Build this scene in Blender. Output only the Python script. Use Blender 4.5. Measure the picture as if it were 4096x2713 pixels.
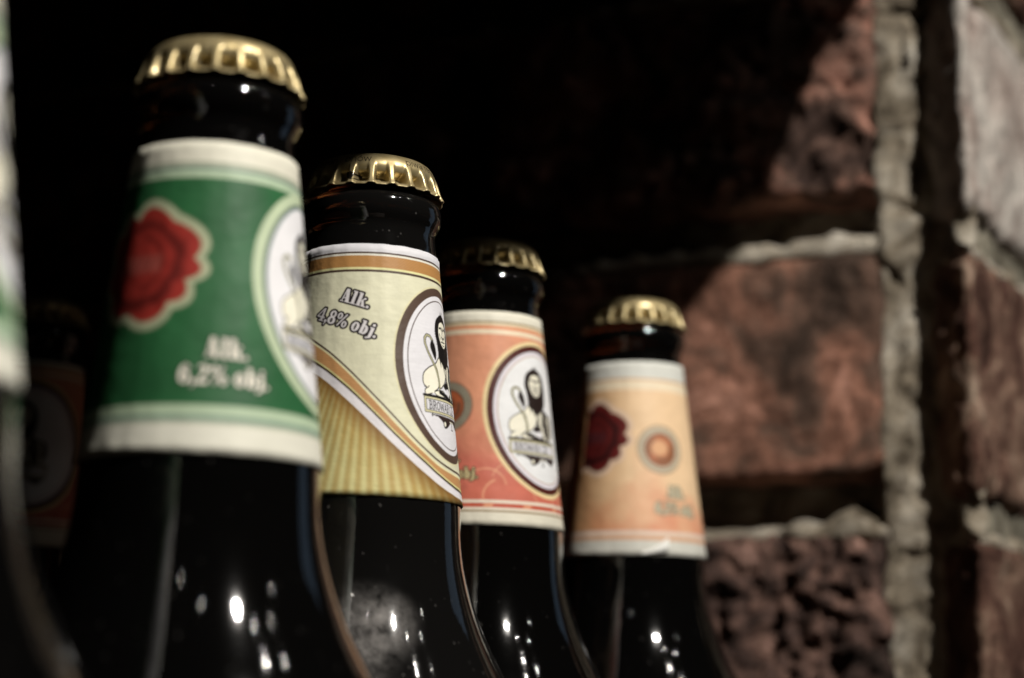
import bpy, bmesh, math, random
import numpy as np
from mathutils import Vector, Matrix, noise as mnoise

for o in list(bpy.data.objects):
    bpy.data.objects.remove(o)
scn = bpy.context.scene
COL = scn.collection
MM = 0.001
SH = 145.0          # the shelf top lies 145 mm under the lens; world z = 0 is the shelf top

def W(x, y, z):
    return Vector((x * MM, y * MM, (z + SH) * MM))

# ------------------------------------------------------------------ camera
cam_d = bpy.data.cameras.new('camera')
cam = bpy.data.objects.new('camera', cam_d)
COL.objects.link(cam)
cam_d.sensor_width = 36.0
cam_d.lens = 61.73
cam_d.clip_start = 0.01
cam_d.clip_end = 50
cam.matrix_world = (Matrix.Translation(W(0, 0, 0)) @ Matrix.Rotation(math.radians(90 + 11.1885), 4, 'X')
                    @ Matrix.Rotation(math.radians(0.9333), 4, 'Z'))
cam_d.dof.use_dof = True
cam_d.dof.focus_distance = 0.396
cam_d.dof.aperture_fstop = 8.0
scn.camera = cam

# ------------------------------------------------------------------ world and exposure
wd = bpy.data.worlds.new("World")
scn.world = wd
wd.use_nodes = True
wd.node_tree.nodes['Background'].inputs[0].default_value = (0.9, 0.75, 0.6, 1)
wd.node_tree.nodes['Background'].inputs[1].default_value = 0.0005
scn.view_settings.view_transform = 'Standard'
scn.view_settings.look = 'None'
scn.view_settings.exposure = 0.0
scn.view_settings.gamma = 1.0
cy = scn.cycles
cy.use_denoising = True
cy.max_bounces = 8
cy.transmission_bounces = 6
cy.caustics_reflective = False
cy.caustics_refractive = False
cy.sample_clamp_indirect = 2.0

# ------------------------------------------------------------------ lamps of the cellar bar
LAMP_C = np.array([0.0, 450.0, 60.0])
def dirpos(az, el, dist, c=LAMP_C):
    a, e = math.radians(az), math.radians(el)
    return c + dist * np.array([math.cos(e) * math.sin(a), -math.cos(e) * math.cos(a), math.sin(e)])

def spot(name, pos, power, radius, col, size=70):
    d = bpy.data.lights.new(name, 'SPOT')
    d.energy = power; d.shadow_soft_size = radius * MM; d.color = col
    d.spot_size = math.radians(size); d.spot_blend = 0.4
    o = bpy.data.objects.new(name, d); COL.objects.link(o)
    o.location = W(*pos)
    o.rotation_euler = (W(*LAMP_C) - W(*pos)).to_track_quat('-Z', 'Y').to_euler()
    return o
WARM = (1.0, 0.95, 0.87)
MAIN = np.array([425., -115., 650.])
P0 = 44.0
spot('spot_lamp', MAIN, P0, 4.0, WARM, 75)
A_C = np.array([-55., 315., 10.])
for az, el, wgt, rad in [(64, 46, .034, 4), (73, 50, .10, 4.5), (48, 54, .10, 4.5), (79, 42, .018, 4), (88, 46, .022, 4), (80, 35, .012, 4),
                         (17, 46, .016, 4), (-2, 40, .012, 4), (-21, 43, .004, 9), (-64, 47, .002, 5)]:
    spot('spot_lamp', dirpos(az, el, 900, A_C), P0 * wgt * .16, rad, WARM, 80)
# cool window glow from far right behind the bottles
wl = bpy.data.lights.new('window_light', 'AREA')
wl.shape = 'RECTANGLE'; wl.size = 0.45; wl.size_y = 1.1; wl.energy = 0.3; wl.color = (0.50, 0.72, 1.0)
wo = bpy.data.objects.new('window_light', wl); COL.objects.link(wo)
wo.location = W(1500, 1350, 250)
wo.rotation_euler = (W(0, 420, 60) - W(1500, 1350, 250)).to_track_quat('-Z', 'Y').to_euler()

# ------------------------------------------------------------------ helpers
def s2l(c):
    return tuple(((v / 255.) / 12.92 if v / 255. <= .04045 else ((v / 255. + .055) / 1.055) ** 2.4) for v in c)

def new_mat(name):
    m = bpy.data.materials.new(name); m.use_nodes = True
    return m, m.node_tree.nodes, m.node_tree.links, m.node_tree.nodes['Principled BSDF']

def mesh_obj(name, verts, faces, mat, parent=None, smooth=True, uvs=None):
    me = bpy.data.meshes.new(name)
    me.from_pydata([tuple(v) for v in verts], [], faces)
    if smooth:
        me.polygons.foreach_set('use_smooth', [True] * len(me.polygons))
    if uvs is not None:
        uvl = me.uv_layers.new(name='UVMap')
        li = np.empty(len(me.loops), dtype=np.int32); me.loops.foreach_get('vertex_index', li)
        uvl.data.foreach_set('uv', np.asarray(uvs, dtype=np.float32)[li].ravel())
    me.materials.append(mat)
    me.update()
    o = bpy.data.objects.new(name, me); COL.objects.link(o)
    if parent is not None:
        o.parent = parent
    return o

def thing(name, label, cat, loc, group=None):
    o = bpy.data.objects.new(name, None); COL.objects.link(o)
    o.location = loc; o['label'] = label; o['category'] = cat
    if group: o['group'] = group
    o.empty_display_size = .02
    return o

def grid_faces(nr, nc, wrap=False):
    f = []
    for i in range(nr - 1):
        for j in range(nc if wrap else nc - 1):
            a = i * nc + j; b = i * nc + (j + 1) % nc
            f.append((a, b, b + nc, a + nc))
    return f

# ------------------------------------------------------------------ bottle profile (mm, camera-height z)
def Rz(z):
    return 16.643 - 0.11678 * (z - 80) + 0.000117 * (z - 80) ** 2

PROF = [(-145, 26), (-144, 30.5), (-141, 33.6), (-136, 35.9), (-128, 36.3), (-60, 36.3), (-24, 36.3), (-16, 36.3), (-12, 36.2),
        (-8, 35.75), (-4, 34.55), (0, 32.7), (5, 29.95), (10, 27.45), (15, 25.4), (20, 23.8), (25, 22.6), (30, 21.9), (35, 21.6),
        (40, 21.35), (50, 20.15), (60, 18.95), (70, 17.75), (80, 16.55), (90, 15.35), (95, 14.75), (97.5, 14.4), (99.5, 14.35),
        (100.8, 15.0), (102.2, 15.55), (104, 15.6), (105.6, 15.2), (106.5, 14.2), (107.3, 12.8), (108.0, 11.4), (109.2, 10.9), (112.0, 10.9),
        (112.6, 10.6), (112.9, 9.5)]

def smooth_prof(P, n=150, z0=None, z1=None):
    z = np.array([p[0] for p in P], float); r = np.array([p[1] for p in P], float)
    seg = np.hypot(np.diff(z), np.diff(r)); s = np.r_[0, np.cumsum(seg)]
    # catmull-rom through the points
    out = []
    for i in range(len(P) - 1):
        p0 = np.array(P[max(i - 1, 0)], float); p1 = np.array(P[i], float)
        p2 = np.array(P[i + 1], float); p3 = np.array(P[min(i + 2, len(P) - 1)], float)
        m = max(2, int(seg[i] / 1.2)) if seg[i] < 25 else 4
        l = seg[i]
        d1 = (p2 - p0); d1 = d1 / max(np.hypot(*d1), 1e-6) * l
        d2 = (p3 - p1); d2 = d2 / max(np.hypot(*d2), 1e-6) * l
        for k in range(m):
            t = k / m
            out.append((2*t**3 - 3*t**2 + 1) * p1 + (t**3 - 2*t**2 + t) * d1 + (-2*t**3 + 3*t**2) * p2 + (t**3 - t**2) * d2)
    out.append(np.array(P[-1], float))
    return np.array(out)

def lathe(P, n=128):
    vs = []
    for z, r in P:
        for k in range(n):
            a = 2 * math.pi * k / n
            vs.append((r * math.sin(a) * MM, -r * math.cos(a) * MM, (z + SH) * MM))
    return vs, grid_faces(len(P), n, True)

BOTTLE_P = smooth_prof(PROF)
# round off
gv, gf = lathe(BOTTLE_P)
inner = [(z, max(r - 2.3, .5)) for z, r in BOTTLE_P if -141 < z < 99]
inner = [(-140.5, .5)] + inner + [(99, .5)]
bv, bf = lathe(inner, 64)

# ------------------------------------------------------------------ glass and beer
def glass_mat(name, patch=None, dust=0.02, spk=.14):
    m, N, L, b = new_mat(name)
    b.inputs['Base Color'].default_value = (0.13, 0.05, 0.018, 1)
    b.inputs['Roughness'].default_value = 0.055
    b.inputs['Coat Weight'].default_value = .4; b.inputs['Coat Roughness'].default_value = 0.055; b.inputs['Coat IOR'].default_value = 1.6
    b.inputs['IOR'].default_value = 1.5
    b.inputs['Transmission Weight'].default_value = 1.0
    tc = N.new('ShaderNodeTexCoord')
    # slight waviness of moulded glass, and fine pimples
    n1 = N.new('ShaderNodeTexNoise'); n1.inputs['Scale'].default_value = 60; n1.inputs['Detail'].default_value = 3
    bp = N.new('ShaderNodeBump'); bp.inputs['Strength'].default_value = 0.018; bp.inputs['Distance'].default_value = .001
    L.new(tc.outputs['Object'], n1.inputs['Vector']); L.new(n1.outputs['Fac'], bp.inputs['Height'])
    n2 = N.new('ShaderNodeTexNoise'); n2.inputs['Scale'].default_value = 900; n2.inputs['Detail'].default_value = 2
    bp2 = N.new('ShaderNodeBump'); bp2.inputs['Strength'].default_value = 0.04; bp2.inputs['Distance'].default_value = .0003
    L.new(tc.outputs['Object'], n2.inputs['Vector']); L.new(n2.outputs['Fac'], bp2.inputs['Height'])
    L.new(bp.outputs['Normal'], bp2.inputs['Normal']); L.new(bp2.outputs['Normal'], b.inputs['Normal']); L.new(bp2.outputs['Normal'], b.inputs['Coat Normal'])
    # dust: pale grey specks and a faint film
    df = N.new('ShaderNodeBsdfDiffuse'); df.inputs['Color'].default_value = (.55, .52, .5, 1)
    mix = N.new('ShaderNodeMixShader')
    vo = N.new('ShaderNodeTexVoronoi'); vo.inputs['Scale'].default_value = 700
    L.new(tc.outputs['Object'], vo.inputs['Vector'])
    sp = N.new('ShaderNodeMapRange'); sp.inputs['From Min'].default_value = .20; sp.inputs['From Max'].default_value = .08
    L.new(vo.outputs['Distance'], sp.inputs['Value'])
    n3 = N.new('ShaderNodeTexNoise'); n3.inputs['Scale'].default_value = 220; n3.inputs['Detail'].default_value = 4
    L.new(tc.outputs['Object'], n3.inputs['Vector'])
    gate = N.new('ShaderNodeMapRange'); gate.inputs['From Min'].default_value = .57; gate.inputs['From Max'].default_value = .74
    L.new(n3.outputs['Fac'], gate.inputs['Value'])
    mu = N.new('ShaderNodeMath'); mu.operation = 'MULTIPLY'
    L.new(sp.outputs[0], mu.inputs[0]); L.new(gate.outputs[0], mu.inputs[1])
    mu2 = N.new('ShaderNodeMath'); mu2.operation = 'MULTIPLY_ADD'
    L.new(mu.outputs[0], mu2.inputs[0]); mu2.inputs[1].default_value = spk; mu2.inputs[2].default_value = dust * .15
    last = mu2.outputs[0]
    if patch:
        # a smear of dust on the shoulder
        for (cx_, cy_, cz_, rad, amt) in patch:
            d = N.new('ShaderNodeVectorMath'); d.operation = 'DISTANCE'
            L.new(tc.outputs['Object'], d.inputs[0]); d.inputs[1].default_value = (cx_, cy_, cz_)
            r = N.new('ShaderNodeMapRange'); r.inputs['From Min'].default_value = rad; r.inputs['From Max'].default_value = rad * .15
            r.interpolation_type = 'SMOOTHSTEP'
            L.new(d.outputs['Value'], r.inputs['Value'])
            nn = N.new('ShaderNodeTexNoise'); nn.inputs['Scale'].default_value = 260; nn.inputs['Detail'].default_value = 8
            nn.inputs['Roughness'].default_value = .7
            L.new(tc.outputs['Object'], nn.inputs['Vector'])
            g = N.new('ShaderNodeMapRange'); g.inputs['From Min'].default_value = .35; g.inputs['From Max'].default_value = .75
            L.new(nn.outputs['Fac'], g.inputs['Value'])
            q = N.new('ShaderNodeMath'); q.operation = 'MULTIPLY'
            L.new(r.outputs[0], q.inputs[0]); L.new(g.outputs[0], q.inputs[1])
            q2 = N.new('ShaderNodeMath'); q2.operation = 'MULTIPLY_ADD'
            L.new(q.outputs[0], q2.inputs[0]); q2.inputs[1].default_value = amt
            L.new(last, q2.inputs[2]); last = q2.outputs[0]
    L.new(last, mix.inputs[0])
    L.new(b.outputs[0], mix.inputs[1]); L.new(df.outputs[0], mix.inputs[2])
    L.new(mix.outputs[0], N['Material Output'].inputs['Surface'])
    return m

m_beer, N, L, b = new_mat('dark_beer')
b.inputs['Base Color'].default_value = (.004, .0016, .0008, 1)
b.inputs['Roughness'].default_value = .5; b.inputs['Specular IOR Level'].default_value = 0.0
tc = N.new('ShaderNodeTexCoord'); nn = N.new('ShaderNodeTexNoise'); nn.inputs['Scale'].default_value = 40
rp = N.new('ShaderNodeValToRGB'); rp.color_ramp.elements[0].color = (.010, .004, .002, 1); rp.color_ramp.elements[1].color = (.034, .015, .009, 1)
L.new(tc.outputs['Object'], nn.inputs['Vector']); L.new(nn.outputs['Fac'], rp.inputs['Fac']); L.new(rp.outputs['Color'], b.inputs['Base Color'])

# ------------------------------------------------------------------ flat print: signed-distance drawing into label sheets
PX = 14.0                      # texels per mm of height
Z0, Z1 = 36.5, 98.0            # label sheet height range
AZR = 180.0
H = int((Z1 - Z0) * PX); Wd = int(2 * math.pi * 19.0 * PX)

class Sheet:
    def __init__(s, base):
        s.img = np.empty((H, Wd, 3), np.float32); s.img[:] = s2l(base)
        zz = Z0 + (np.arange(H) + .5) / PX
        ph = (np.arange(Wd) + .5) / Wd * 360 - 180
        s.z = zz; s.ph = ph; s.R = Rz(zz)
        s.clip = None
    def win(s, ph0, zc, x0, x1, y0, y1):
        """local mm window: x = (phi-ph0)*R(z), y = z-zc; returns slices and grids"""
        r0 = max(0, int((zc + y0 - Z0) * PX) - 2); r1 = min(H, int((zc + y1 - Z0) * PX) + 3)
        Rm = s.R[r0:r1].min() if r1 > r0 else 15
        k = 57.2958 / Rm
        c0 = max(0, int((ph0 + x0 * k + 180) / 360 * Wd) - 3); c1 = min(Wd, int((ph0 + x1 * k + 180) / 360 * Wd) + 4)
        y = (s.z[r0:r1] - zc)[:, None]
        x = (s.ph[None, c0:c1] - ph0) / 57.2958 * s.R[r0:r1, None]
        return slice(r0, r1), slice(c0, c1), x, y + 0 * x
    def put(s, rs, cs, a, col):
        if s.clip is not None:
            a = a * (s.ph[None, cs] > s.clip)
        c = np.asarray(s2l(col) if not isinstance(col, np.ndarray) else col, np.float32)
        s.img[rs, cs] = s.img[rs, cs] * (1 - a[..., None]) + c * a[..., None]
    def sdf(s, ph0, zc, box, fn, col, grow=0.0, rot=0.0, alpha=1.0, soft=None):
        m = grow + .3
        rs, cs, x, y = s.win(ph0, zc, box[0] - m, box[1] + m, box[2] - m, box[3] + m)
        if x.size == 0: return
        if rot:
            c, q = math.cos(math.radians(-rot)), math.sin(math.radians(-rot))
            x, y = x * c - y * q, x * q + y * c
        d = fn(x, y) - grow
        e = soft or 1.0 / PX
        s.put(rs, cs, np.clip(.5 - d / e, 0, 1) * alpha, col)
    def band(s, z0, z1, col, soft=.05):
        a = np.clip((s.z - z0) / soft + .5, 0, 1) * np.clip((z1 - s.z) / soft + .5, 0, 1)
        s.put(slice(0, H), slice(0, Wd), np.repeat(a[:, None], Wd, 1), col)

def f_ell(cx, cy, rx, ry):
    def f(x, y):
        dx, dy = (x - cx) / rx, (y - cy) / ry
        k = np.sqrt(dx * dx + dy * dy) + 1e-6
        g = np.sqrt((dx / rx) ** 2 + (dy / ry) ** 2) + 1e-6
        return (k - 1) * k / g
    return f
def f_seg(pts, w0, w1=None, closed=False):
    pts = [np.array(p, float) for p in pts]
    if closed: pts = pts + [pts[0]]
    w1 = w0 if w1 is None else w1
    def f(x, y):
        d = np.full(x.shape, 1e9)
        n = len(pts) - 1
        for i in range(n):
            a, b_ = pts[i], pts[i + 1]; v = b_ - a; l = v @ v + 1e-9
            t = np.clip(((x - a[0]) * v[0] + (y - a[1]) * v[1]) / l, 0, 1)
            w = (w0 + (w1 - w0) * (i + t) / n) / 2
            d = np.minimum(d, np.hypot(x - a[0] - t * v[0], y - a[1] - t * v[1]) - w)
        return d
    return f
def f_poly(loops):
    if not isinstance(loops[0][0], (tuple, list)): loops = [loops]
    def f(x, y):
        d = np.full(x.shape, 1e9); ins = np.zeros(x.shape, bool)
        for lp in loops:
            for i in range(len(lp)):
                a = np.array(lp[i], float); b_ = np.array(lp[(i + 1) % len(lp)], float); v = b_ - a; l = v @ v + 1e-9
                t = np.clip(((x - a[0]) * v[0] + (y - a[1]) * v[1]) / l, 0, 1)
                d = np.minimum(d, np.hypot(x - a[0] - t * v[0], y - a[1] - t * v[1]))
                c = (a[1] > y) != (b_[1] > y)
                if a[1] != b_[1]:
                    ins ^= c & (x < (b_[0] - a[0]) * (y - a[1]) / (b_[1] - a[1]) + a[0])
        return np.where(ins, -d, d)
    return f
def f_min(fs):
    return lambda x, y: np.minimum.reduce([f(x, y) for f in fs])
def f_cut(f, g):
    return lambda x, y: np.maximum(f(x, y), -g(x, y))
def box_of(pts, m=.5):
    p = np.array(pts); return (p[:, 0].min() - m, p[:, 0].max() + m, p[:, 1].min() - m, p[:, 1].max() + m)

def smoothpoly(pts, n=4):
    P = np.array(pts, float); out = []; k = len(P)
    for i in range(k):
        p0, p1, p2, p3 = P[i - 1], P[i], P[(i + 1) % k], P[(i + 2) % k]
        for j in range(n):
            t = j / n
            out.append(tuple(.5 * ((2 * p1) + (-p0 + p2) * t + (2*p0 - 5*p1 + 4*p2 - p3) * t*t + (-p0 + 3*p1 - 3*p2 + p3) * t**3)))
    return out

# fat-face letters, cap height 1 -> (list of shape functions, advance)
def ringf(cx, cy, rx, ry, hx, hy):
    return f_cut(f_ell(cx, cy, rx, ry), f_ell(cx, cy, hx, hy))
FAT = {
 'A': ([f_poly([(.2, 1), (.42, 1), (.62, 0), (.36, 0)]), f_poly([(.2, 1), (.28, 1), (.13, 0), (.06, 0)]), f_poly([(-.02, 0), (.24, 0), (.24, .07), (-.02, .07)]),
        f_poly([(.3, 0), (.68, 0), (.68, .07), (.3, .07)]), f_poly([(.14, .26), (.42, .26), (.40, .34), (.15, .34)])], .70),
 'l': ([f_poly([(.08, 0), (.30, 0), (.30, 1), (.08, 1)]), f_poly([(0, 0), (.38, 0), (.38, .07), (0, .07)]), f_poly([(0, .92), (.3, .92), (.3, 1), (0, 1)])], .40),
 'k': ([f_poly([(.08, 0), (.30, 0), (.30, 1), (.08, 1)]), f_poly([(0, 0), (.36, 0), (.36, .07), (0, .07)]), f_poly([(0, .92), (.3, .92), (.3, 1), (0, 1)]),
        f_seg([(.3, .38), (.5, .62)], .06), f_ell(.54, .63, .08, .07), f_poly([(.32, .46), (.46, .50), (.66, 0), (.42, 0)]), f_poly([(.4, 0), (.72, 0), (.72, .07), (.4, .07)])], .74),
 '.': ([f_ell(.11, .1, .1, .1)], .26),
 ',': ([f_ell(.12, .1, .11, .11), f_seg([(.16, .06), (.06, -.2)], .09, .05)], .26),
 '4': ([f_poly([(.30, 0), (.52, 0), (.52, 1), (.42, 1)]), f_poly([(.40, 1), (.50, 1), (.09, .34), (0, .34)]), f_poly([(0, .24), (.64, .24), (.64, .36), (0, .36)]), f_poly([(.2, 0), (.62, 0), (.62, .07), (.2, .07)])], .66),
 '8': ([ringf(.28, .74, .23, .27, .08, .16), ringf(.29, .27, .29, .29, .10, .17)], .62),
 '%': ([ringf(.18, .76, .18, .24, .06, .15), ringf(.66, .24, .18, .24, .06, .15), f_poly([(.58, 1), (.68, 1), (.26, 0), (.16, 0)])], .90),
 'o': ([ringf(.26, .34, .26, .36, .07, .24)], .56),
 'b': ([f_poly([(.08, 0), (.29, 0), (.29, 1), (.08, 1)]), f_poly([(0, .92), (.29, .92), (.29, 1), (0, 1)]), f_cut(f_ell(.34, .33, .24, .35), f_ell(.31, .33, .06, .22))], .62),
 'j': ([f_poly([(.12, -.1), (.33, -.05), (.33, .68), (.12, .68)]), f_poly([(.04, .6), (.33, .6), (.33, .68), (.04, .68)]), f_ell(.22, .88, .1, .1), f_seg([(.22, -.06), (.02, -.18)], .16, .1)], .42),
 '6': ([ringf(.29, .32, .28, .33, .09, .19), f_poly([(.01, .3), (.03, .62), (.16, .9), (.36, 1), (.46, .98), (.30, .88), (.24, .62), (.24, .3)]), f_ell(.45, .84, .08, .09)], .62),
 '2': ([f_poly(smoothpoly([(.04, .78), (.12, .96), (.32, 1.0), (.52, .86), (.48, .6), (.28, .36), (.14, .2), (.06, .02), (.02, .02), (.05, .2), (.2, .45), (.30, .7), (.26, .9), (.14, .86)])), f_poly([(.02, 0), (.54, 0), (.58, .3), (.5, .3), (.46, .2), (.04, .2)])], .64),
 ' ': ([], .30)}

def fat_text(sh, txt, ph0, zc, h, rot, fill, line, ow=.32, wx=1.0, mid=None):
    x = 0
    c, q = math.cos(math.radians(rot)), math.sin(math.radians(rot))
    items = []
    for ch in txt:
        fs, adv = FAT[ch]
        if fs:
            fn0 = f_min(fs)
            items.append((x, fn0, adv))
        x += adv * h * wx
    def shape(ox, fn0):
        return lambda X, Y: fn0((X * c + Y * q - ox) / (h * wx), (-X * q + Y * c) / h) * h * min(wx, 1)
    B = (-1, x * abs(c) + h + 1, -(x * abs(q)) - h * .4, h * 1.2 + 1)
    if rot > 0: B = (-h, x + 1, -h * .4, x * abs(q) + h * 1.3)
    allf = f_min([shape(ox, fn0) for ox, fn0, _ in items])
    sh.sdf(ph0, zc, B, allf, line, grow=ow)
    if mid is not None: sh.sdf(ph0, zc, B, allf, mid, grow=ow * .45)
    sh.sdf(ph0, zc, B, allf, fill, grow=0)
    return x

# thin line letters (x height 1), as strokes
def arc(cx, cy, rx, ry, a0, a1, n=10):
    return [(cx + rx * math.cos(math.radians(a0 + (a1 - a0) * i / n)), cy + ry * math.sin(math.radians(a0 + (a1 - a0) * i / n))) for i in range(n + 1)]
THIN = {
 'o': ([arc(.5, .5, .42, .46, 0, 360, 16)], 1.05), 'n': ([[(.12, 0), (.12, 1)], [(.12, .6)] + arc(.46, .6, .34, .38, 180, 0, 8) + [(.8, 0)]], .98),
 'ó': ([arc(.5, .5, .42, .46, 0, 360, 16), [(.45, 1.15), (.68, 1.45)]], 1.05), 'w': ([[(.03, 1), (.33, .02), (.62, .95), (.92, .02), (1.2, 1)]], 1.28),
 'p': ([[(.12, 1), (.12, -.4)], arc(.5, .5, .40, .46, 150, -150, 14)], 1.05), 'i': ([[(.14, 0), (.14, 1)], [(.14, 1.3), (.14, 1.36)]], .34),
 'a': ([[(.78, .7), (.78, 0)], [(.12, .8)] + arc(.45, .68, .33, .3, 150, 0, 8), [(.78, .55), (.3, .48)] + arc(.32, .26, .22, .22, 90, 270, 8) + [(.6, .08), (.78, .3)]], .98),
 'r': ([[(.12, 0), (.12, 1)], [(.12, .6)] + arc(.42, .6, .3, .36, 180, 80, 6)], .60), 'e': ([[(.08, .52), (.9, .52)] + arc(.5, .5, .41, .46, 0, 320, 14)], 1.02),
 'g': ([arc(.45, .5, .38, .45, 0, 360, 14), [(.83, 1), (.83, -.1)] + arc(.46, -.1, .37, .32, 0, -150, 8)], 1.0), ' ': ([], .55)}
SERIF = {
 'B': ([[(.14, 0), (.14, 1)], [(.14, 1), (.34, 1)] + arc(.34, .76, .16, .24, 90, -90, 6) + [(.14, .52)], [(.34, .52)] + arc(.36, .26, .2, .26, 90, -90, 6) + [(.02, 0)], [(0, 1), (.2, 1)]], .66),
 'R': ([[(.14, 0), (.14, 1)], [(0, 1), (.34, 1)] + arc(.34, .75, .17, .25, 90, -90, 6) + [(.14, .5)], [(.34, .5), (.6, 0)], [(0, 0), (.26, 0)]], .68),
 'O': ([arc(.33, .5, .29, .5, 0, 360, 16)], .70), 'W': ([[(.02, 1), (.26, 0), (.48, .9), (.72, 0), (.94, 1)]], 1.0),
 'A': ([[(.04, 0), (.32, 1), (.62, 0)], [(.15, .35), (.5, .35)]], .68), 'C': ([arc(.36, .5, .31, .5, 50, 310, 12)], .66),
 'I': ([[(.16, 0), (.16, 1)], [(.04, 1), (.28, 1)], [(.04, 0), (.28, 0)]], .34), 'E': ([[(.14, 0), (.14, 1)], [(.02, 1), (.52, 1)], [(.14, .52), (.42, .52)], [(.02, 0), (.54, 0)]], .62), ' ': ([], .28)}

LION = {'mane':[(8.23, 19.5), (6.46, 18.64), (5.31, 17.53), (4.79, 15.81), (4.87, 14.16), (5.39, 12.56), (5.76, 10.72), (6.01, 9.33), (7.22, 8.3), (8.93, 7.2), (11.02, 8.4), (12.3, 10.12), (12.5, 12.02), (12.6, 13.96), (12.3, 15.85), (11.6, 17.73), (10.2, 18.97)],
'face':[(7.22, 17.44), (6.54, 16.24), (6.4, 14.79), (6.9, 13.46), (7.8, 12.3), (9.0, 11.9), (10.2, 12.7), (10.8, 14.52), (10.8, 16.2), (10.2, 17.4), (8.7, 17.8)],
'tail':[(5.4, 1.9), (5.3, 3.2), (5.19, 4.54), (4.28, 6.79), (3.1, 8.31), (1.84, 10.06), (1.01, 11.87), (1.04, 13.05), (1.7, 13.8), (2.75, 13.68), (3.54, 12.82)],
'tuft':[(3.26, 12.9), (2.68, 11.55), (3.17, 10.19), (4.32, 8.5), (4.79, 9.88), (4.47, 11.51), (3.94, 12.51)],
'haunch':[(0.11, 2.69), (-0.03, 3.84), (0.3, 5.03), (1.2, 5.91), (2.51, 6.73), (3.88, 7.21), (4.69, 6.36), (5.18, 4.3), (4.82, 2.63), (3.39, 1.56), (2.05, 0.87), (0.53, 0.52), (0.43, 1.32), (0.95, 1.94)],
'torso':[(4.76, 8.01), (6.0, 9.21), (7.22, 8.3), (8.93, 7.81), (8.8, 5.9), (7.99, 4.15), (6.97, 3.26), (5.73, 2.6), (5.04, 4.52), (4.69, 6.36), (4.02, 7.23)],
'legs':[(8.93, 7.81), (11.93, 8.7), (13.94, 7.57), (15.5, 7.54), (16.6, 5.29), (16.4, 2.25), (14.06, 0.7), (11.13, 0.5), (10.39, 1.43), (8.93, 2.19), (7.31, 3.0), (8.71, 4.48)],
'legl':[(10.69, 7.57), (10.44, 4.7), (12.2, .9)], 'legr':[(14.4, 6.79), (14.9, 4.55), (14.6, 1.2)],
'gap':[(8.59, 2.3), (10.0, 2.88), (11.03, 1.94), (9.61, 1.0)],
'paw':[(3.38, 1.21), (5.07, 1.72), (6.88, 1.8), (7.66, 1.3), (7.14, 0.66), (4.45, 0.62)],
'orn':[(3.4, -3.75), (8.53, -3.85), (16.45, -3.9), (15.6, -5.2), (14.74, -5.9), (13.22, -5.3), (11.9, -4.76), (9.89, -4.87), (8.41, -5.84), (6.79, -6.32), (5.93, -5.16), (4.26, -4.27)]}
INK = (28, 22, 20); CREAM = (238, 234, 216)

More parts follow.
